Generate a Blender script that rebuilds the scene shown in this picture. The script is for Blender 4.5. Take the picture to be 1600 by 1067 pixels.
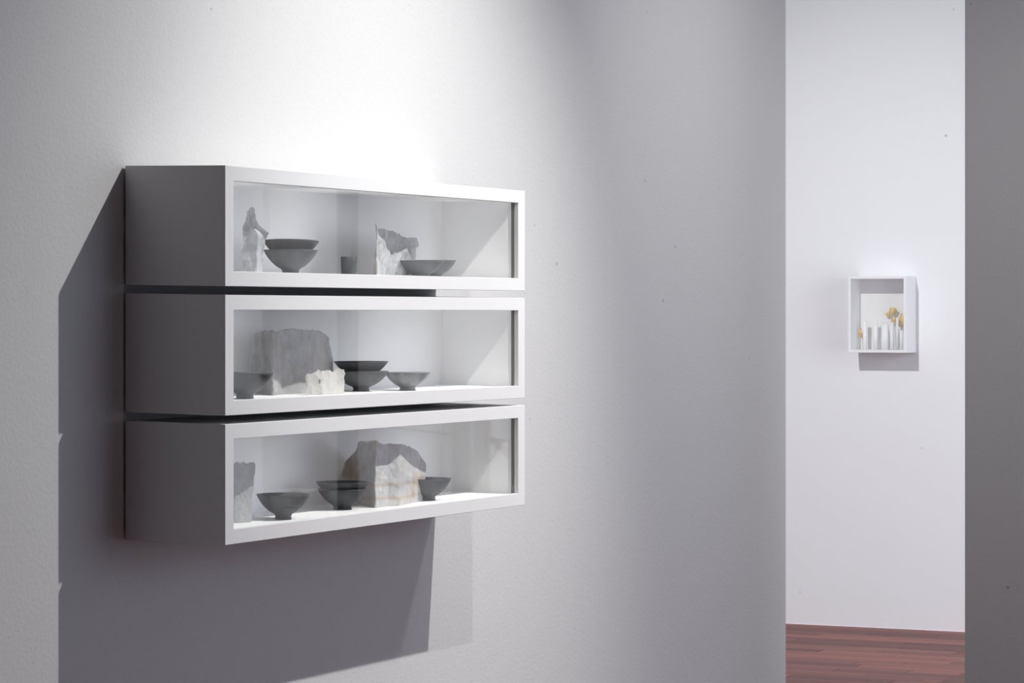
import bpy, bmesh, math, random
from mathutils import Vector, Matrix, noise

# ---------------------------------------------------------------- clear
for o in list(bpy.data.objects):
    bpy.data.objects.remove(o)
scn = bpy.context.scene
COL = scn.collection

# plan axes used below: x runs along the display wall away from the camera, y comes out of it, z is up;
# Blender's own y points the other way (towards the wall), so link(), empty() and spot() turn y over
ALPHA = math.atan(2244 / 4700)
SA, CA = math.sin(ALPHA), math.cos(ALPHA)
EYE = 1.5
WALL_Y = -3.787          # face of the display wall
CASE_BACK = -3.781       # back of the cases
CASE_FRONT = -3.515
CEIL = 4.3

# ---------------------------------------------------------------- camera
cam = bpy.data.cameras.new('camera')
cam.sensor_width = 36
cam.lens = 36 * 4700 / 1600
cam.shift_y = -44.5 / 1600
cam.clip_start = 0.05
camo = bpy.data.objects.new('camera', cam)
COL.objects.link(camo)
camo.location = (0, 0, EYE)
camo.rotation_euler = (math.radians(90), 0, math.atan2(SA, CA) - math.radians(90))
scn.camera = camo

# ---------------------------------------------------------------- world, lights, exposure
w = bpy.data.worlds.new('world')
scn.world = w
w.use_nodes = True
w.node_tree.nodes['Background'].inputs[0].default_value = (0.77, 0.84, 1.0, 1)
w.node_tree.nodes['Background'].inputs[1].default_value = 2.2

def spot(name, loc, aim, power, angle, blend, size, color):
    l = bpy.data.lights.new(name, 'SPOT')
    l.energy = power
    l.spot_size = math.radians(angle)
    l.spot_blend = blend
    l.shadow_soft_size = size
    l.color = color
    o = bpy.data.objects.new(name, l)
    COL.objects.link(o)
    o.location = (loc[0], -loc[1], loc[2])
    d = Vector(aim) - Vector(loc)
    d.y = -d.y
    o.rotation_euler = d.to_track_quat('-Z', 'Y').to_euler()
    return o

TRACK_Y = WALL_Y + 2.29
spot('key_spot', (7.815, TRACK_Y, 4.01), (6.72, WALL_Y, 0.98), 625, 68, 0.95, 0.018, (1.0, 0.985, 0.955))
spot('second_spot', (5.75, TRACK_Y, 4.04), (7.2, WALL_Y, 1.2), 215, 44, 1.0, 0.018, (1.0, 0.98, 0.95))
spot('wall_wash_spot', (9.1, TRACK_Y, 4.04), (9.35, WALL_Y, 0.65), 285, 74, 1.0, 0.12, (1.0, 0.985, 0.97))
spot('far_room_spot', (9.05, -4.85, 4.0), (13.7, -4.6, 0.75), 590, 62, 1.0, 0.03, (0.97, 0.98, 1.0))
spot('room_fill_spot', (10.8, 0.2, 4.0), (13.7, 0.4, 1.2), 260, 90, 0.8, 0.1, (1.0, 0.99, 0.97))  # unseen spot added to brighten the wall that the glass mirrors
def fill_light(name, loc, aim, size, energy):
    al = bpy.data.lights.new(name, 'AREA')
    al.shape = 'SQUARE'
    al.size = size
    al.energy = energy
    al.color = (0.93, 0.96, 1.0)
    o = bpy.data.objects.new(name, al)
    COL.objects.link(o)
    o.location = (loc[0], -loc[1], loc[2])
    o.rotation_euler = (Vector((aim[0], -aim[1], aim[2])) - o.location).to_track_quat('-Z', 'Y').to_euler()
fill_light('far_room_fill', (11.2, -5.6, 1.3), (13.7, -4.7, 1.0), 2.0, 3)  # soft fill added in front of the far wall, no fixture there
fill_light('side_room_fill', (11.7, -1.6, 1.5), (13.7, -4.4, 1.2), 2.2, 38)  # soft fill added from the side to lift the far box's shadows

scn.view_settings.view_transform = 'Standard'
scn.view_settings.look = 'None'
scn.view_settings.gamma = 1
scn.view_settings.use_curve_mapping = False
scn.view_settings.exposure = 0.0
scn.cycles.diffuse_bounces = 10
scn.cycles.max_bounces = 14
scn.cycles.transparent_max_bounces = 24

# ---------------------------------------------------------------- material helpers
def new_mat(name):
    m = bpy.data.materials.new(name)
    m.use_nodes = True
    nt = m.node_tree
    return m, nt, nt.nodes['Principled BSDF'], nt.nodes['Material Output']

def nd(nt, typ, **kw):
    n = nt.nodes.new(typ)
    for k, v in kw.items():
        setattr(n, k, v)
    return n

def coords(nt, scale=(1, 1, 1), kind='Object'):
    tc = nd(nt, 'ShaderNodeTexCoord')
    mp = nd(nt, 'ShaderNodeMapping')
    mp.inputs['Scale'].default_value = scale
    nt.links.new(tc.outputs[kind], mp.inputs[0])
    return mp.outputs[0]

def noise_tex(nt, vec, scale, detail=2, rough=0.5):
    n = nd(nt, 'ShaderNodeTexNoise')
    n.inputs['Scale'].default_value = scale
    n.inputs['Detail'].default_value = detail
    n.inputs['Roughness'].default_value = rough
    nt.links.new(vec, n.inputs['Vector'])
    return n.outputs[0]

def ramp(nt, fac, stops):
    r = nd(nt, 'ShaderNodeValToRGB')
    el = r.color_ramp.elements
    el[0].position, el[0].color = stops[0][0], (*stops[0][1], 1)
    el[1].position, el[1].color = stops[1][0], (*stops[1][1], 1)
    for p, c in stops[2:]:
        e = el.new(p)
        e.color = (*c, 1)
    nt.links.new(fac, r.inputs[0])
    return r.outputs[0]

def mix_col(nt, fac, a, b, mode='MIX'):
    m = nd(nt, 'ShaderNodeMix', data_type='RGBA', blend_type=mode)
    for sock, v in ((0, fac), (6, a), (7, b)):
        if hasattr(v, 'default_value') or hasattr(v, 'is_linked'):
            nt.links.new(v, m.inputs[sock])
        elif isinstance(v, (int, float)):
            m.inputs[sock].default_value = v
        else:
            m.inputs[sock].default_value = (*v, 1)
    return m.outputs[2]

def bump(nt, b, height, strength, dist):
    n = nd(nt, 'ShaderNodeBump')
    n.inputs['Strength'].default_value = strength
    n.inputs['Distance'].default_value = dist
    nt.links.new(height, n.inputs['Height'])
    nt.links.new(n.outputs[0], b.inputs['Normal'])

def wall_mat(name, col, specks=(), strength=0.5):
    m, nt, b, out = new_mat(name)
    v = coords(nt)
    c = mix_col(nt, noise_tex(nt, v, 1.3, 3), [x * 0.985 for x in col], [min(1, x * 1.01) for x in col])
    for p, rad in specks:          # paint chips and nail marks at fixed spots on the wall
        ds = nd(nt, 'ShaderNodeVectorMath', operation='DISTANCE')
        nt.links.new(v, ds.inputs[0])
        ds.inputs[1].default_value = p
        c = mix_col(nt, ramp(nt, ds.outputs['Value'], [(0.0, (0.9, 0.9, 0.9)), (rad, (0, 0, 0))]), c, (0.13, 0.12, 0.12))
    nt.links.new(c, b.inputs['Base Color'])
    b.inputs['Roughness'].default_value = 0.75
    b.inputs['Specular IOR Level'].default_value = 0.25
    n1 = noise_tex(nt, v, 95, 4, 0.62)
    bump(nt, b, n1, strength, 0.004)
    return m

def paint_mat(name, col, rough=0.45, relief=0.03):
    m, nt, b, out = new_mat(name)
    v = coords(nt)
    c = mix_col(nt, noise_tex(nt, v, 6, 3), [x * 0.985 for x in col], [min(1, x * 1.01) for x in col])
    nt.links.new(c, b.inputs['Base Color'])
    b.inputs['Roughness'].default_value = rough
    bump(nt, b, noise_tex(nt, v, 260, 2), relief, 0.001)
    return m

def thin_glass(name, tint):
    # thin clear pane: transmits straight through, mirrors with the angle (both faces)
    m, nt, b, out = new_mat(name)
    nt.nodes.remove(b)
    lw = nd(nt, 'ShaderNodeLayerWeight')
    lw.inputs[0].default_value = 0.5
    pw = nd(nt, 'ShaderNodeMath', operation='POWER')
    pw.inputs[1].default_value = 4.5
    nt.links.new(lw.outputs['Facing'], pw.inputs[0])
    ma = nd(nt, 'ShaderNodeMath', operation='MULTIPLY_ADD')
    ma.inputs[1].default_value = 0.96
    ma.inputs[2].default_value = 0.04
    nt.links.new(pw.outputs[0], ma.inputs[0])
    tr = nd(nt, 'ShaderNodeBsdfTransparent')
    v = coords(nt)
    c = mix_col(nt, noise_tex(nt, v, 4, 2), tint, [min(1, x * 1.01) for x in tint])
    nt.links.new(c, tr.inputs[0])
    gl = nd(nt, 'ShaderNodeBsdfGlossy')
    gl.inputs['Roughness'].default_value = 0.0
    mx = nd(nt, 'ShaderNodeMixShader')
    nt.links.new(ma.outputs[0], mx.inputs[0])
    nt.links.new(tr.outputs[0], mx.inputs[1])
    nt.links.new(gl.outputs[0], mx.inputs[2])
    nt.links.new(mx.outputs[0], out.inputs[0])
    return m

def clay_mat(name, dark, light, ring=150):
    m, nt, b, out = new_mat(name)
    v = coords(nt)
    vr = coords(nt, (6, 6, ring))
    n = noise_tex(nt, v, 38, 4)
    c = ramp(nt, n, [(0.35, dark), (0.68, light)])
    rings = noise_tex(nt, vr, 1.0, 2)
    c = mix_col(nt, 0.25, c, ramp(nt, rings, [(0.35, dark), (0.7, light)]))
    nt.links.new(c, b.inputs['Base Color'])
    b.inputs['Roughness'].default_value = 0.62
    b.inputs['Specular IOR Level'].default_value = 0.35
    bump(nt, b, rings, 0.35, 0.0012)
    return m

def sheet_mat(name, base, pale, stain, band_z=None, trans=0.35, gloss=0.25):
    m, nt, b, out = new_mat(name)
    v = coords(nt)
    n = noise_tex(nt, v, 24, 5, 0.6)
    c = ramp(nt, n, [(0.32, base), (0.62, pale)])
    n2 = noise_tex(nt, v, 11, 3, 0.6)
    c = mix_col(nt, ramp(nt, n2, [(0.52, (0, 0, 0)), (0.72, (0.7, 0.7, 0.7))]), c, stain)
    if band_z:
        sep = nd(nt, 'ShaderNodeSeparateXYZ')
        nt.links.new(v, sep.inputs[0])
        ad = nd(nt, 'ShaderNodeMath', operation='MULTIPLY_ADD')
        ad.inputs[1].default_value = 0.014
        nt.links.new(noise_tex(nt, v, 14, 2), ad.inputs[0])
        nt.links.new(sep.outputs[2], ad.inputs[2])
        stops = []
        for z in band_z:
            stops += [(z - 0.006, (0, 0, 0)), (z, (0.6, 0.6, 0.6)), (z + 0.006, (0, 0, 0))]
        stops.sort(key=lambda s: s[0])
        c = mix_col(nt, ramp(nt, ad.outputs[0], stops), c, stain)
    nt.links.new(c, b.inputs['Base Color'])
    b.inputs['Roughness'].default_value = 0.38
    b.inputs['Specular IOR Level'].default_value = gloss * 2
    bump(nt, b, noise_tex(nt, v, 42, 5, 0.65), 0.8, 0.006)
    tl = nd(nt, 'ShaderNodeBsdfTranslucent')
    nt.links.new(c, tl.inputs[0])
    mx = nd(nt, 'ShaderNodeMixShader')
    mx.inputs[0].default_value = trans
    nt.links.new(b.outputs[0], mx.inputs[1])
    nt.links.new(tl.outputs[0], mx.inputs[2])
    nt.links.new(mx.outputs[0], out.inputs[0])
    return m

def plank_mat(name, a, bcol):
    m, nt, b, out = new_mat(name)
    oi = nd(nt, 'ShaderNodeObjectInfo')
    v = coords(nt, (55, 3, 1))
    g = noise_tex(nt, v, 1.0, 5, 0.6)
    base = ramp(nt, oi.outputs['Random'], [(0.0, a), (1.0, bcol), (0.45, [(p + q) / 2 for p, q in zip(a, bcol)])])
    c = mix_col(nt, ramp(nt, g, [(0.35, (0.72, 0.72, 0.72)), (0.65, (1, 1, 1))]), (0.06, 0.025, 0.02), base)
    c = mix_col(nt, 0.55, c, base)
    nt.links.new(c, b.inputs['Base Color'])
    b.inputs['Roughness'].default_value = 0.5
    b.inputs['Specular IOR Level'].default_value = 0.3
    bump(nt, b, g, 0.1, 0.001)
    return m

def on_left(px, py, rad=0.005):
    u = (px - 800) / 4700
    f = WALL_Y / (u * CA - SA)
    return ((f * (u * SA + CA), -WALL_Y, EYE - (py - 489) / 4700 * f), rad)
def on_cross(px, py, x, rad=0.005):
    u = (px - 800) / 4700
    f = x / (u * SA + CA)
    return ((x, -f * (u * CA - SA), EYE - (py - 489) / 4700 * f), rad)
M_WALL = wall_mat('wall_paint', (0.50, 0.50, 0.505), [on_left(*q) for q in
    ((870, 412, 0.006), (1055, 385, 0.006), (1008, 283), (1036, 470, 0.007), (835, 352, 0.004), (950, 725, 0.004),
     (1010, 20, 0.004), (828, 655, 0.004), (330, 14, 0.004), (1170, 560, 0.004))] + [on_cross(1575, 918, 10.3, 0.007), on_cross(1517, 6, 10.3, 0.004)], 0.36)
M_WALL_FAR = wall_mat('far_wall_paint', (0.82, 0.82, 0.83), [on_cross(*q) for q in ((1478, 212, 13.7, 0.006), (1250, 925, 13.7, 0.004), (1490, 15, 13.7, 0.004), (1440, 700, 13.7, 0.004))], 0.10)
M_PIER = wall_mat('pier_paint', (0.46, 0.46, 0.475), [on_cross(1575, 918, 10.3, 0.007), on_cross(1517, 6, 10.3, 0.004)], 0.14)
M_BLOCK = wall_mat('block_wall_paint', (0.48, 0.48, 0.49), (), 0.1)  # grey chosen for how little light the unseen blocking walls bounce
M_CEIL = wall_mat('ceiling_paint', (0.75, 0.75, 0.76), (), 0.1)
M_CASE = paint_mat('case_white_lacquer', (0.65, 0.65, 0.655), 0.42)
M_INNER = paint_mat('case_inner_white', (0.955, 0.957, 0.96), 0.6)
M_GAP = paint_mat('dark_gap_paint', (0.11, 0.11, 0.095), 0.6)
M_BATTEN = paint_mat('dark_batten', (0.2, 0.195, 0.19), 0.8)
M_GLASS = thin_glass('clear_glass', (0.990, 0.996, 0.992))
M_CLAY = clay_mat('grey_clay', (0.062, 0.067, 0.072), (0.115, 0.122, 0.128))
M_CLAY_DARK = clay_mat('dark_grey_clay', (0.034, 0.037, 0.040), (0.062, 0.066, 0.070))
M_CLAY_PALE = clay_mat('glazed_grey_clay', (0.13, 0.137, 0.143), (0.34, 0.35, 0.355))
M_CLAY_PALE.node_tree.nodes['Principled BSDF'].inputs['Roughness'].default_value = 0.3
M_SUBFLOOR = paint_mat('subfloor', (0.09, 0.05, 0.045), 0.7)
M_PLANK = plank_mat('red_brown_boards', (0.13, 0.042, 0.036), (0.30, 0.108, 0.080))

# ---------------------------------------------------------------- mesh helpers
def link(name, bm, mat, parent=None, smooth=False, loc=None):
    bm.transform(Matrix.Diagonal((1, -1, 1, 1)))
    bmesh.ops.reverse_faces(bm, faces=bm.faces[:])
    me = bpy.data.meshes.new(name)
    bm.to_mesh(me)
    bm.free()
    me.materials.append(mat)
    if smooth:
        for p in me.polygons:
            p.use_smooth = True
    o = bpy.data.objects.new(name, me)
    COL.objects.link(o)
    if parent:
        o.parent = parent
    if loc:
        o.location = (loc[0], -loc[1], loc[2])
    return o

def box_bm(lo, hi, bevel=0.0, bm=None):
    bm = bm or bmesh.new()
    r = bmesh.ops.create_cube(bm, size=1)
    lo, hi = Vector(lo), Vector(hi)
    c, s = (lo + hi) / 2, hi - lo
    for v in r['verts']:
        v.co = Vector((v.co.x * s.x, v.co.y * s.y, v.co.z * s.z)) + c
    if bevel:
        es = {e for v in r['verts'] for e in v.link_edges}
        bmesh.ops.bevel(bm, geom=list(es), offset=bevel, segments=2, profile=0.5, affect='EDGES')
    return bm

def tag(o, label, cat, group=None):
    o['label'] = label
    o['category'] = cat
    if group:
        o['group'] = group
    return o

def empty(name, loc):
    o = bpy.data.objects.new(name, None)
    o.empty_display_size = 0.05
    COL.objects.link(o)
    o.location = (loc[0], -loc[1], loc[2])
    return o

def back_to(root):
    return Matrix.Translation((-root.location.x, root.location.y, -root.location.z))

def structure(name, bm, mat, parent=None):
    o = link(name, bm, mat, parent)
    if not parent:
        o['kind'] = 'structure'
    return o

def lathe_bm(profile, seg=64, wob=0.0, seed=0, jag=0.0, jag_from=None):
    """closed profile list (r, z); wobble keeps it hand made"""
    bm = bmesh.new()
    rings = []
    for k, (r, z) in enumerate(profile):
        if r < 1e-6:
            rings.append([bm.verts.new((0, 0, z))])
            continue
        ring = []
        for i in range(seg):
            a = 2 * math.pi * i / seg
            q = noise.noise(Vector((math.cos(a) * 1.2 + seed, math.sin(a) * 1.2, z * 14)))
            rr = r * (1 + wob * q)
            zz = z
            if jag and jag_from is not None and z > jag_from:
                zz += jag * noise.noise(Vector((math.cos(a) * 3 + seed, math.sin(a) * 3, 7)))
            ring.append(bm.verts.new((rr * math.cos(a), rr * math.sin(a), zz)))
        rings.append(ring)
    for a, b in zip(rings[:-1], rings[1:]):
        n = max(len(a), len(b))
        for i in range(n):
            j = (i + 1) % n
            if len(a) == 1:
                bm.faces.new((a[0], b[j], b[i]))
            elif len(b) == 1:
                bm.faces.new((a[i], a[j], b[0]))
            else:
                bm.faces.new((a[i], a[j], b[j], b[i]))
    bmesh.ops.recalc_face_normals(bm, faces=bm.faces[:])
    return bm

# ---------------------------------------------------------------- room shell
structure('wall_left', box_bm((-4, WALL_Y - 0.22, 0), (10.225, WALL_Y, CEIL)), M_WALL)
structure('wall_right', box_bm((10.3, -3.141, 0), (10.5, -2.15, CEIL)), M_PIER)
structure('wall_back', box_bm((13.7, -9.0, 0), (13.9, 4.2, CEIL)), M_WALL_FAR)
structure('wall_far_side', box_bm((6.0, -9.2, 0), (13.9, -9.0, CEIL)), M_WALL_FAR)
structure('wall_rear_block', box_bm((-4.2, -9.2, 0), (-4, 4.2, CEIL)), M_BLOCK)  # unseen wall added to cut the ambient light from behind the camera
structure('wall_front_block', box_bm((-4, 4.2, 0), (7.1, 4.4, CEIL)), M_BLOCK)  # unseen wall added, its length set to block ambient light from the left
structure('ceiling', box_bm((-4, -9.2, CEIL), (13.9, 4.2, CEIL + 0.1)), M_CEIL)

fl = structure('floor', box_bm((-4, -9.2, -0.06), (13.7, 4.2, -0.014)), M_SUBFLOOR)
rnd = random.Random(4)
BW = 0.092
strip_template = None
def board(x, y0, y1):
    return link('plank', box_bm((-BW / 2 + 0.0012, 0, -0.014), (BW / 2 - 0.0012, y1 - y0 - 0.0025, 0.0), 0.0012), M_PLANK, fl, loc=(x, y0, rnd.uniform(-0.0006, 0)))
# boards the doorway shows, one object each
rows = 24
for k in range(rows):
    x = 13.7 - BW / 2 - k * BW
    y = -5.5 - rnd.uniform(0, 0.9)
    while y < -3.75:
        L = rnd.choice([0.45, 0.6, 0.75, 0.9, 1.05])
        board(x, y, min(y + L, -3.7) if y + L > -3.9 else y + L)
        y += L
# the boards outside the view, joined
bm = bmesh.new()
for k in range(192):
    x = 13.7 - BW / 2 - k * BW
    spans = [(-9.0, -6.45), (-3.7, 4.2)] if k < rows else [(-9.0, 4.2)]
    for a, b in spans:
        y = a
        while y < b - 0.01:
            L = min(rnd.uniform(1.2, 2.4), b - y)
            box_bm((x - BW / 2 + 0.0012, y, -0.014), (x + BW / 2 - 0.0012, y + L - 0.0025, -0.0003), bm=bm)
            y += L
rest = link('plank', bm, M_PLANK, fl)
rest['kind'] = 'stuff'

# ---------------------------------------------------------------- display cases
X0, X1 = 5.857, 7.4437
SLOPE = 0.0045 / 0.266
def lift(y):
    return SLOPE * (CASE_FRONT - y)
def shear(bm):
    for v in bm.verts:
        v.co.z += lift(v.co.y)
    return bm

PT = 0.031       # panel thickness
RAIL, STILE, FD = 0.034, 0.038, 0.012
BACK_IN = -3.754

def display_case(zb, zt, label):
    root = empty('display_case', ((X0 + X1) / 2, CASE_BACK, zb))
    tag(root, label, 'display case', 'white glazed display cases hung one above another')
    inv = back_to(root)
    def part(name, bm, mat, par=root):
        shear(bm)
        cx, cz = (X0 + X1) / 2, (zb + zt) / 2
        for f in bm.faces:
            c = f.calc_center_median()
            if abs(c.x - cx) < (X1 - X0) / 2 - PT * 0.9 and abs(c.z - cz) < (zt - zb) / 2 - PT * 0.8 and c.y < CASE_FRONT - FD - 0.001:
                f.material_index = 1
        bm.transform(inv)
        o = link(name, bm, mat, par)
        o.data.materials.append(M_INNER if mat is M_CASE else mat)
        return o
    yb, yf = CASE_BACK, CASE_FRONT - FD
    e = 0.0008
    part('top_panel', box_bm((X0, yb, zt - PT), (X1, yf, zt)), M_CASE)
    part('bottom_panel', box_bm((X0, yb, zb), (X1, yf, zb + PT)), M_CASE)
    part('side_panel', box_bm((X0, yb, zb + PT), (X0 + PT, yf, zt - PT)), M_CASE)
    part('side_panel', box_bm((X1 - PT, yb, zb + PT), (X1, yf, zt - PT)), M_CASE)
    part('back_panel', box_bm((X0 + PT, yb + 0.002, zb + PT), (X1 - PT, BACK_IN, zt - PT)), M_INNER)
    # front frame: one mitred ring
    bm = bmesh.new()
    o = [(X0, zb), (X1, zb), (X1, zt), (X0, zt)]
    i = [(X0 + STILE, zb + RAIL), (X1 - STILE - 0.004, zb + RAIL), (X1 - STILE - 0.004, zt - RAIL), (X0 + STILE, zt - RAIL)]
    lay = {}
    for nm, pts in (('o', o), ('i', i)):
        for yy in (yf, CASE_FRONT):
            lay[nm, yy] = [bm.verts.new((x, yy, z)) for x, z in pts]
    for k in range(4):
        j = (k + 1) % 4
        bm.faces.new((lay['o', CASE_FRONT][k], lay['o', CASE_FRONT][j], lay['i', CASE_FRONT][j], lay['i', CASE_FRONT][k]))
        bm.faces.new((lay['o', yf][k], lay['i', yf][k], lay['i', yf][j], lay['o', yf][j]))
        bm.faces.new((lay['o', yf][k], lay['o', yf][j], lay['o', CASE_FRONT][j], lay['o', CASE_FRONT][k]))
        bm.faces.new((lay['i', yf][k], lay['i', CASE_FRONT][k], lay['i', CASE_FRONT][j], lay['i', yf][j]))
    bmesh.ops.recalc_face_normals(bm, faces=bm.faces[:])
    es = [ed for ed in bm.edges if all(abs(v.co.y - CASE_FRONT) < 1e-6 for v in ed.verts) and abs(ed.calc_face_angle(0)) > 1.0]
    bmesh.ops.bevel(bm, geom=es, offset=0.0008, segments=1, affect='EDGES')
    part('front_frame', bm, M_CASE)
    gl = part('glass_pane', box_bm((X0 + PT + 0.001, yf - 0.0045, zb + PT), (X1 - PT - 0.012, yf - 0.0005, zt - PT)), M_GLASS)
    gs = part('gap_strip', box_bm((X1 - PT - 0.0115, yf - 0.009, zb + PT), (X1 - PT - 0.0005, yf - 0.0006, zt - PT)), M_GAP)  # strip painted dark to stand for the shaded gap beside the pane
    gs['label'] = 'dark strip standing in for the shaded gap at the right edge of the glass'
    part('mounting_batten', box_bm((X0 + 0.02, WALL_Y, zb + 0.03), (X1 - 0.02, yb, zt - 0.03)), M_BATTEN)
    return root

def zf(py):
    return EYE - (py - 489) / 691.2
Z1 = (zf(447.1), zf(258.2))
Z2 = (zf(649.5), zf(460.7))
Z3 = (zf(851.9), zf(663.3))
display_case(*Z1, 'white glazed wall case, topmost of the three stacked cases')
display_case(*Z2, 'white glazed wall case, middle one of the three stacked cases')
display_case(*Z3, 'white glazed wall case, lowest of the three stacked cases')
F1, F2, F3 = Z1[0] + PT, Z2[0] + PT, Z3[0] + PT

# ---------------------------------------------------------------- bowls
def bowl_profile(R, H, foot, t=0.0032, flare=1.0):
    # outside from foot centre to rim, then back down inside
    out = [(0, 0.003), (foot * 0.72, 0.003), (foot * 0.76, 0.0), (foot * 0.97, 0.0), (foot, 0.0012),
           (foot * 0.94, H * 0.10), (foot * 0.95, H * 0.16), (foot * 1.10, H * 0.22),
           (foot + (R - foot) * 0.27, H * 0.31), (foot + (R - foot) * 0.46, H * 0.43),
           (foot + (R - foot) * 0.64, H * 0.57), (foot + (R - foot) * 0.79, H * 0.72),
           (foot + (R - foot) * 0.91, H * 0.87), (R - 0.0004, H - 0.0012), (R - t * 0.4, H)]
    ins = [(R - t, H - 0.001), (foot + (R - foot) * 0.88 - t, H * 0.87), (foot + (R - foot) * 0.75 - t, H * 0.73),
           (foot + (R - foot) * 0.58 - t, H * 0.58), (foot + (R - foot) * 0.38 - t, H * 0.45), (foot * 0.9, H * 0.34), (0, H * 0.28)]
    return out + ins

def bowl(loc, R, H, foot, mat, label, group=None, seed=0, tilt=None, t=0.0032):
    x, y, z = loc
    o = link('bowl', lathe_bm(bowl_profile(R, H, foot, t), 72, 0.012, seed), mat, smooth=True, loc=(x, y, z + lift(y) + 0.0002))
    if tilt:
        o.rotation_euler = (-tilt[0], tilt[1], 0)
    return tag(o, label, 'bowl', group)

G = 'grey clay bowls in the cases'
# top case
bowl((6.356, -3.630, F1), 0.0665, 0.0595, 0.0215, M_CLAY, 'grey clay bowl under another one, at the left of the top case', G, 1)
bowl((6.356, -3.630, F1 + 0.0290), 0.0690, 0.0520, 0.0180, M_CLAY_DARK, 'dark clay bowl stacked on top, at the left of the top case', G, 2, (math.radians(1), math.radians(3.2), 0))
bowl((7.0065, -3.610, F1), 0.0630, 0.0440, 0.0250, M_CLAY, 'wide grey bowl in front of the torn sheet in the top case', G, 3)
bowl((7.194, -3.668, F1), 0.0610, 0.0470, 0.0230, M_CLAY, 'grey bowl furthest right in the top case, half hidden by its neighbour', G, 4)
# middle case
bowl((6.064, -3.586, F2), 0.0666, 0.0610, 0.0210, M_CLAY, 'grey bowl at the far left of the middle case, cut by the frame', G, 5)
bowl((6.747, -3.647, F2), 0.0715, 0.0510, 0.0215, M_CLAY, 'grey bowl carrying another bowl in the middle case', G, 6)
bowl((6.747, -3.647, F2 + 0.0260), 0.0700, 0.0500, 0.0180, M_CLAY_DARK, 'dark bowl sitting inside the rim of a larger one in the middle case', G, 7)
bowl((6.893, -3.590, F2), 0.0600, 0.0470, 0.0215, M_CLAY_PALE, 'smaller shiny grey bowl at the right in the middle case', G, 8)
# bottom case
bowl((6.254, -3.592, F3), 0.0650, 0.0600, 0.0205, M_CLAY, 'single grey bowl at the left of the bottom case', G, 9)
bowl((6.621, -3.632, F3), 0.0635, 0.0520, 0.0235, M_CLAY_DARK, 'lower bowl of the nested pair in the bottom case', G, 10)
bowl((6.621, -3.632, F3 + 0.0215), 0.0675, 0.0475, 0.0175, M_CLAY_DARK, 'upper bowl of the nested pair in the bottom case', G, 11)
bowl((7.042, -3.6085, F3), 0.0636, 0.0580, 0.0215, M_CLAY, 'grey bowl partly behind the folded sheet in the bottom case', G, 12)

# little cup
cup = [(0, 0.0), (0.0165, 0.0), (0.0178, 0.0015), (0.0190, 0.012), (0.0200, 0.030), (0.0205, 0.0475), (0.0195, 0.0485), (0.0178, 0.0470), (0.0170, 0.020), (0.0150, 0.005), (0, 0.004)]
c = link('cup', lathe_bm(cup, 48, 0.02, 3, 0.0022, 0.04), M_CLAY, smooth=True, loc=(6.705, -3.66, F1 + lift(-3.66) + 0.0002))
tag(c, 'small straight-sided grey clay cup in the top case', 'cup')

# ---------------------------------------------------------------- torn sheets
def ray(px, py, y):
    u = (px - 800) / 4700
    f = y / (u * CA - SA)
    return Vector((f * (u * SA + CA), y, EYE - (py - 489) / 4700 * f))

def interp(pts, t):
    for (a, b), (c, d) in zip(pts[:-1], pts[1:]):
        if a <= t <= c:
            return b + (d - b) * ((t - a) / (c - a) if c > a else 0)
    return pts[-1][1] if t > pts[-1][0] else pts[0][1]

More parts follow.
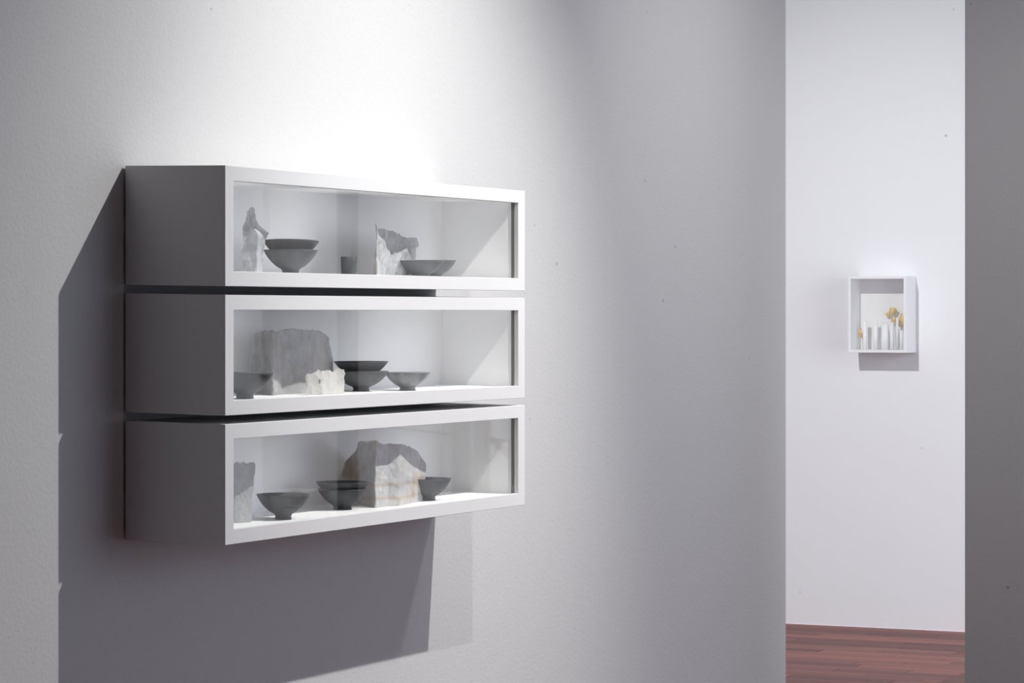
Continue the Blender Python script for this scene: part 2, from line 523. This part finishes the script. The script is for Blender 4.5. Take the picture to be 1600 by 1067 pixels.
def torn_sheet(plan, left, top, right, floor, mat, label, seed, nx=84, nz=60, crumple=0.0022, thick=0.0012, hole=None, name='torn_sheet'):
    """plan: [(px, y)] foot line seen from the camera, folded in depth; left/right: [(py, px)] torn side edges;
    top: [(px, py)] torn upper edge.  Real height and fold depth come from the plan."""
    bm = bmesh.new()
    bottom_py = lambda px: 489 + (EYE - floor - lift(interp(plan, px))) * 4700 / ray(px, 489, interp(plan, px)).dot(Vector((CA, -SA, 0)))
    org = None
    grid = []
    pa, pb = ray(left[0][1], 600, interp(plan, left[0][1])), ray(right[0][1], 600, interp(plan, right[0][1]))
    length = max(0.06, math.hypot(pa.x - pb.x, pa.y - pb.y))
    for i in range(nx + 1):
        colv = []
        s = i / nx
        for j in range(nz + 1):
            t = j / nz
            # iterate for x along torn sides
            lx0, rx0 = left[0][1], right[0][1]
            px_top_l, px_top_r = top[0][0], top[-1][0]
            pxt = px_top_l + (px_top_r - px_top_l) * s
            pxb = lx0 + (rx0 - lx0) * s
            pyt = interp(top, pxt)
            pyb = bottom_py(pxb)
            py = pyb + (pyt - pyb) * t
            lx = interp(left, -py)
            rx = interp(right, -py)
            px = lx + (rx - lx) * s
            if t > 0.98:
                px = pxt
            elif t > 0.8:
                k = (t - 0.8) / 0.2
                px = px * (1 - k) + pxt * k
            y = interp(plan, px)
            p = ray(px, py, y)
            q = noise.fractal(Vector((s * length * 26 + seed * 3.1, p.z * 24, seed)), 1.0, 2.1, 4)
            q2 = 1 - 2.4 * abs(noise.noise(Vector((s * length * 24 + p.z * 9 + seed, p.z * 21 - s * length * 9, seed + 5))))
            q += 0.5 * (1 - 2.4 * abs(noise.noise(Vector((s * length * 58 + seed, p.z * 52 + s * length * 20, seed + 9)))))
            dz = (noise.noise(Vector((p.x * 190, seed, 1))) * 0.0045 + noise.noise(Vector((p.x * 60, seed, 8))) * 0.003) * max(0, (t - 0.9) * 10)
            dx = noise.noise(Vector((p.z * 260, seed, 3))) * 0.0026 if i in (0, nx) else 0
            k = min(1, j / 3)
            p += Vector((dx * k, (crumple * q + crumple * 1.3 * q2) * k, dz))
            if j == 0:
                p.z = floor + lift(y) + 0.0003
            colv.append(p)
        grid.append(colv)
    org = Vector(grid[nx // 2][0])
    vs = [[bm.verts.new(p - org) for p in colv] for colv in grid]
    for i in range(nx):
        for j in range(nz):
            if hole:
                c = (grid[i][j] + grid[i + 1][j + 1]) / 2
                if (c - ray(*hole[:2], c.y)).length < hole[2]:
                    continue
            bm.faces.new((vs[i][j], vs[i + 1][j], vs[i + 1][j + 1], vs[i][j + 1]))
    bmesh.ops.delete(bm, geom=[v for v in bm.verts if not v.link_faces], context='VERTS')
    bmesh.ops.recalc_face_normals(bm, faces=bm.faces[:])
    o = link(name, bm, mat, smooth=True, loc=org)
    md = o.modifiers.new('thickness', 'SOLIDIFY')
    md.thickness = thick
    md.offset = 0
    return tag(o, label, 'sheet', 'torn translucent sheets in the cases')

def E(*a):      # side edge helper: (px, py) list from bottom up -> (-py, px)
    return [(-py, px) for px, py in a]

M_S_SILVER = sheet_mat('silvery_sheet', (0.36, 0.37, 0.39), (0.68, 0.69, 0.71), (0.70, 0.62, 0.50), trans=0.3, gloss=0.4)
M_S_GREY = sheet_mat('grey_translucent_sheet', (0.42, 0.42, 0.43), (0.60, 0.60, 0.61), (0.62, 0.57, 0.48), trans=0.35)
M_S_WHITE = sheet_mat('white_waxed_sheet', (0.70, 0.68, 0.64), (0.86, 0.85, 0.82), (0.80, 0.74, 0.63), trans=0.35)
M_S_STAIN = sheet_mat('stained_sheet', (0.64, 0.64, 0.655), (0.86, 0.855, 0.85), (0.62, 0.47, 0.30), band_z=(0.028, 0.062), trans=0.35)
M_S_PALE = sheet_mat('pale_grey_sheet', (0.52, 0.52, 0.53), (0.70, 0.70, 0.70), (0.40, 0.40, 0.40), trans=0.4)

# top case, left: narrow sheet with a side flap
torn_sheet([(370, -3.640), (390, -3.618), (400, -3.605), (425, -3.650)],
           E((380.5, 428), (378, 399), (377.3, 363), (381.6, 345), (384, 331), (389, 320)),
           [(384, 331), (388, 327), (392.4, 323), (396.7, 326), (398, 334)],
           E((407.5, 428), (408.6, 400), (414, 374), (418.3, 364), (404, 353), (397.8, 341), (397.5, 320)),
           F1, M_S_SILVER, 'narrow torn silvery sheet standing at the far left of the top case', 1, nx=40, crumple=0.003)
# top case, middle: wide sheet with a folded left edge
torn_sheet([(580, -3.640), (587, -3.600), (610, -3.655), (632, -3.640), (660, -3.705)],
           E((583, 430), (584, 406), (587, 379), (585, 353), (584.6, 345)),
           [(585, 349), (588, 360), (593, 357), (600, 358.8), (617, 363), (627.5, 368.4), (636, 372.6), (641, 371), (648.7, 371.6), (653, 378)],
           E((640, 430), (648, 400), (649, 388), (656, 383.2), (651, 377), (650, 370)),
           F1, M_S_SILVER, 'wide crumpled silvery sheet behind the bowls of the top case', 2, crumple=0.0026)
# middle case, big grey sheet
torn_sheet([(385, -3.735), (404, -3.715), (425, -3.648), (440, -3.668), (475, -3.660), (500, -3.690), (525, -3.715)],
           E((399, 616), (391.6, 572), (393.4, 553), (396, 538), (394.4, 524), (397, 514)),
           [(395, 524), (398, 521), (402, 519.6), (411, 517), (426, 516), (431, 520), (435.6, 516), (445, 514.4), (460, 514), (475, 515.7), (499.4, 516.8), (508.7, 523.7), (514, 529)],
           E((519, 616), (519, 563), (516, 548), (513, 536), (514.4, 528), (514, 514)),
           F2, M_S_GREY, 'large grey torn sheet standing in the middle case', 3, crumple=0.0016)
# middle case, small white sheet with a hole
torn_sheet([(476, -3.612), (480, -3.607), (503, -3.586), (508, -3.594), (537, -3.583), (542, -3.583)],
           E((480.6, 616), (477, 600), (476, 588), (477, 580)),
           [(476.5, 587.5), (479.7, 583), (484, 585), (490, 581), (499.4, 580), (514.4, 578), (520, 581), (527.5, 576), (533, 576.5), (537, 578)],
           E((537, 614), (538, 600), (536.9, 589), (539.5, 583), (537.5, 576)),
           F2, M_S_WHITE, 'small white torn sheet with a round hole, before the grey one', 4, nx=60, crumple=0.0011, hole=(498.8, 596, 0.0058))
# bottom case, left sheet
torn_sheet([(340, -3.650), (366, -3.622), (392, -3.606), (400, -3.606)],
           E((352, 817), (350, 780), (350, 720)),
           [(352, 724), (358, 722), (363, 725), (368, 721), (374, 725), (380, 721), (386, 724), (392, 722), (398, 724)],
           E((391.5, 815), (393, 780), (395.7, 747), (398.8, 724), (399, 718)),
           F3, M_S_PALE, 'tall pale sheet with a ragged top at the far left of the bottom case', 5, crumple=0.0016)
# bottom case, folded sheet with tan stains
torn_sheet([(528, -3.752), (548, -3.738), (585.4, -3.589), (587, -3.590), (605, -3.592), (622, -3.574), (625, -3.572), (640, -3.594), (662, -3.613), (670, -3.613)],
           E((546, 778), (540, 765), (532, 752), (534, 740), (538, 722), (548, 712), (555.5, 700), (558, 680)),
           [(558, 693), (560.6, 688.5), (567, 689.5), (573, 691), (579, 688.5), (588, 688.4), (597.5, 695), (610.6, 693), (625.6, 694), (640.6, 698), (653.7, 706)],
           E((662, 781), (663, 760), (664, 744), (665, 726), (661, 715.6), (653.7, 706), (648, 680)),
           F3, M_S_STAIN, 'large folded sheet with tan stains standing in the bottom case', 6, nx=90, crumple=0.0014)

# ---------------------------------------------------------------- far box
bx, by0, by1, bz0, bz1 = 13.551, -4.705, -4.418, 1.3127, 1.674
root = empty('shadow_box', (13.7, (by0 + by1) / 2, bz0))
tag(root, 'small white shadow box holding rolled papers, hung on the far wall', 'shadow box')
inv = back_to(root)
M_CREAM = paint_mat('cream_board', (0.80, 0.775, 0.75), 0.8)
M_PAPER = paint_mat('white_paper', (0.84, 0.83, 0.82), 0.8)
M_YELLOW = sheet_mat('yellow_petal', (0.80, 0.50, 0.08), (0.93, 0.68, 0.16), (0.85, 0.50, 0.10), trans=0.2)
M_STEM = paint_mat('pinkish_stem', (0.52, 0.36, 0.28), 0.8)
M_BOXWHITE = paint_mat('worn_white_wood', (0.82, 0.82, 0.83), 0.6, 0.1)
def fpart(name, bm, mat, par=root):
    bm.transform(inv)
    return link(name, bm, mat, par)
T = 0.013
fpart('top_panel', box_bm((bx, by0, bz1 - T), (13.7, by1, bz1), 0.001), M_BOXWHITE)
fpart('bottom_panel', box_bm((bx, by0, bz0), (13.7, by1, bz0 + T), 0.001), M_BOXWHITE)
fpart('side_panel', box_bm((bx, by0, bz0 + T), (13.7, by0 + T, bz1 - T), 0.001), M_BOXWHITE)
fpart('side_panel', box_bm((bx, by1 - T, bz0 + T), (13.7, by1, bz1 - T), 0.001), M_BOXWHITE)
bp = fpart('back_panel', box_bm((13.685, by0 + T, bz0 + T), (13.6995, by1 - T, bz1 - T)), M_CREAM)
bp['label'] = 'cream board at the back of the box'
fpart('glass_pane', box_bm((bx + 0.004, by0 + T, bz0 + T), (bx + 0.007, by1 - T, bz1 - T)), M_GLASS)

def xray(px, py, x):
    u = (px - 800) / 4700
    f = x / (u * SA + CA)
    return Vector((x, f * (u * CA - SA), EYE - (py - 489) / 4700 * f))

def rolled_paper(px0, px1, ptop, x, label, lean=0.0, cone=0.0):
    a, b = xray(px0, 544, x), xray(px1, 544, x)
    r = abs(b.y - a.y) / 2 * 1.0
    zt = xray((px0 + px1) / 2, ptop, x).z
    H = zt - (bz0 + T)
    bm = bmesh.new()
    # a rolled sheet: spiral wall with thickness
    n = 30
    vs = []
    for i in range(n + 1):
        th = i / n * 2 * math.pi * 1.15 + 0.6
        for z in (0, H):
            rr = (r - 0.0008 * i / n) * (1 + (cone if z == 0 else -cone))
            vs.append(bm.verts.new((rr * math.cos(th), rr * math.sin(th), z + (0.003 * noise.noise(Vector((th, px0, 0))) if z else 0))))
    for i in range(n):
        bm.faces.new((vs[2 * i], vs[2 * i + 2], vs[2 * i + 3], vs[2 * i + 1]))
    c = (a + b) / 2
    o = link('rolled_paper', bm, M_PAPER, smooth=True, loc=(c.x, c.y, bz0 + T + 0.0002))
    md = o.modifiers.new('thickness', 'SOLIDIFY')
    md.thickness = 0.0006
    tag(o, label, 'paper roll', 'white paper rolls in the far box')
    o.rotation_euler = (-lean, 0, 0)
    return o

rolled_paper(1348.5, 1354.5, 502.5, 13.625, 'leftmost white paper roll in the far box')
rolled_paper(1365.0, 1371.5, 502.5, 13.628, 'second white paper roll from the left in the far box')
rolled_paper(1376.8, 1389.0, 507.0, 13.620, 'widest white paper roll, in the middle of the far box', 0, 0.08)
rolled_paper(1390.8, 1397.3, 504.0, 13.612, 'slim white paper roll right beside the widest one', 0.02)
rolled_paper(1400.0, 1404.2, 496.0, 13.630, 'tallest and thinnest white paper roll below the yellow petals')
rolled_paper(1405.5, 1411.0, 516.0, 13.600, 'short white paper roll at the right side of the far box')

def petal_cluster(pts, x, label, seed):
    """dried flower: thin curled petals on a stem"""
    base = xray(pts[0][0], 544, x)
    r0 = empty('dried_flower', (base.x, base.y, bz0 + T))
    tag(r0, label, 'dried flower', 'yellow dried flowers in the far box')
    iv = back_to(r0)
    rr = random.Random(seed)
    top = xray(pts[0][0], pts[0][1], x)
    bm = bmesh.new()
    n = 8
    prev = None
    for i in range(n + 1):
        t = i / n
        c = base.lerp(top, t)
        c.z = (bz0 + T + 0.0004) * (1 - t) + top.z * t
        c.y += 0.004 * math.sin(t * 3 + seed)
        ring = [bm.verts.new(c + Vector((0.0011 * math.cos(k * 1.257), 0.0011 * math.sin(k * 1.257), 0))) for k in range(5)]
        if prev:
            for k in range(5):
                bm.faces.new((prev[k], prev[(k + 1) % 5], ring[(k + 1) % 5], ring[k]))
        prev = ring
    bm.transform(iv)
    link('stem', bm, M_STEM, r0, True)
    for (px, py, w, h) in pts:
        c = xray(px, py, x + rr.uniform(-0.008, 0.008))
        bm = bmesh.new()
        cen = bm.verts.new(c)
        m = 14
        ring = []
        for k in range(m):
            a = 2 * math.pi * k / m
            s = 1 + 0.22 * noise.noise(Vector((math.cos(a) * 2 + px, math.sin(a) * 2, seed)))
            ring.append(bm.verts.new(c + Vector((0.006 * math.cos(2 * a + seed), math.cos(a) * w * s / 333, math.sin(a) * h * s / 333))))
        for k in range(m):
            bm.faces.new((cen, ring[k], ring[(k + 1) % m]))
        bm.transform(iv)
        o = link('petal', bm, M_YELLOW, r0, True)
        md = o.modifiers.new('thickness', 'SOLIDIFY')
        md.thickness = 0.0008
    return r0

petal_cluster([(1394, 486, 6, 6), (1387.5, 491, 5, 3), (1396, 499, 4.2, 5.5), (1398, 484, 3.5, 4)], 13.655, 'yellow dried flower standing highest in the far box', 1)
petal_cluster([(1408, 501, 4.5, 10.5), (1409, 493, 2.5, 5)], 13.645, 'long yellow dried flower at the right edge of the far box', 2)
petal_cluster([(1345, 519, 3, 6), (1346, 524, 2.5, 4)], 13.655, 'yellow dried flower low at the left of the far box', 3)

# ---------------------------------------------------------------- things in the room the glass mirrors
GLASS_Y = CASE_FRONT - FD - 0.0005
def mirrored(px, py, x):
    u = (px - 800) / 4700
    f = x / (u * SA + CA)
    return Vector((x, 2 * GLASS_Y - f * (u * CA - SA), EYE - (py - 489) / 4700 * f))

def strip(name, pa, pb, x, mat):
    a, b = mirrored(pa, 489, x), mirrored(pb, 489, x)
    structure(name, box_bm((x, min(a.y, b.y), 0), (x + 0.1, max(a.y, b.y), CEIL)), mat)
M_STRIP_DARK = paint_mat('dark_grey_paint', (0.09, 0.09, 0.095), 0.6)
M_STRIP_WHITE = paint_mat('bright_white_paint', (0.93, 0.93, 0.93), 0.6)
M_TAN = paint_mat('tan_wood', (0.52, 0.43, 0.32), 0.6)
strip('mirror_strip_1', 527.6, 549.0, 13.62, M_STRIP_DARK)  # unseen strip added so the glass mirrors a dark band
strip('mirror_strip_2', 402.0, 411.0, 13.62, M_STRIP_WHITE)  # unseen strip added so the glass mirrors a bright band

p0, p1 = mirrored(706, 640, 9.9), mirrored(760, 640, 9.9)
st = empty('wooden_stand', (9.92, (p0.y + p1.y) / 2, 0))
tag(st, 'tan wooden stand with slanting braces, seen as a reflection in the lowest case', 'stand')
iv = back_to(st)
def spart(name, bm, mat):
    bm.transform(iv)
    return link(name, bm, mat, st)
spart('upright', box_bm((9.9, min(p0.y, p1.y), 0), (9.94, max(p0.y, p1.y), 1.17), 0.002), M_TAN)
m0 = mirrored(738, 640, 9.89)
spart('edge_strip', box_bm((9.893, m0.y - 0.004, 0), (9.8995, m0.y + 0.004, 1.16)), M_STRIP_WHITE)
def bar(a, b, w, t=0.02):
    bm = bmesh.new()
    d = (b - a).normalized()
    n = Vector((1, 0, 0)).cross(d).normalized()
    q = [a + n * w, a - n * w, b - n * w, b + n * w]
    fr = [bm.verts.new(v + Vector((-t, 0, 0))) for v in q]
    bk = [bm.verts.new(v) for v in q]
    bm.faces.new(fr)
    bm.faces.new(bk[::-1])
    for k in range(4):
        j = (k + 1) % 4
        bm.faces.new((fr[k], bk[k], bk[j], fr[j]))
    bmesh.ops.recalc_face_normals(bm, faces=bm.faces[:])
    return bm
spart('brace', bar(mirrored(590, 664, 9.962), mirrored(830, 693, 9.962), 0.005), M_TAN)
spart('brace', bar(mirrored(756, 674, 9.962), mirrored(840, 745, 9.962), 0.010), M_TAN)

# low white plinth with a caption, mirrored beside the single bowl of the lowest case
q0, q1, q2 = mirrored(428, 766, 12.3), mirrored(483, 766, 12.3), mirrored(428, 766, 12.3)
pl = empty('plinth', (12.35, (q0.y + q1.y) / 2, 0))
tag(pl, 'low white plinth with a dark caption, faintly mirrored in the lowest case', 'plinth')
ivp = back_to(pl)
ya, yb_ = min(q0.y, q1.y), max(q0.y, q1.y)
bm = box_bm((12.3, ya, 0), (12.5, yb_, q0.z), 0.002)
bm.transform(ivp)
link('block', bm, M_STRIP_WHITE, pl)
bm = bmesh.new()
def mark(pa, ya_, pb, yb2, th=1.0):
    u0, u1 = mirrored(pa, ya_, 12.299), mirrored(pb, yb2, 12.299)
    box_bm((12.2985, min(u0.y, u1.y) - th * 0.0007, min(u0.z, u1.z) - th * 0.0007), (12.2998, max(u0.y, u1.y) + th * 0.0007, max(u0.z, u1.z) + th * 0.0007), bm=bm)
for c0 in (454.5, 462.5, 471.5):
    mark(c0, 784, c0, 789)
    mark(c0 + 2, 785.5, c0 + 4.4, 785.5)
    mark(c0 + 2, 788.5, c0 + 4.4, 788.5)
    mark(c0 + 3.2, 784, c0 + 3.2, 789)
mark(443, 792.4, 448, 792.6, 2)
mark(449, 793, 467, 793.4, 1.6)
bm.transform(ivp)
link('caption', bm, M_STRIP_DARK, pl)
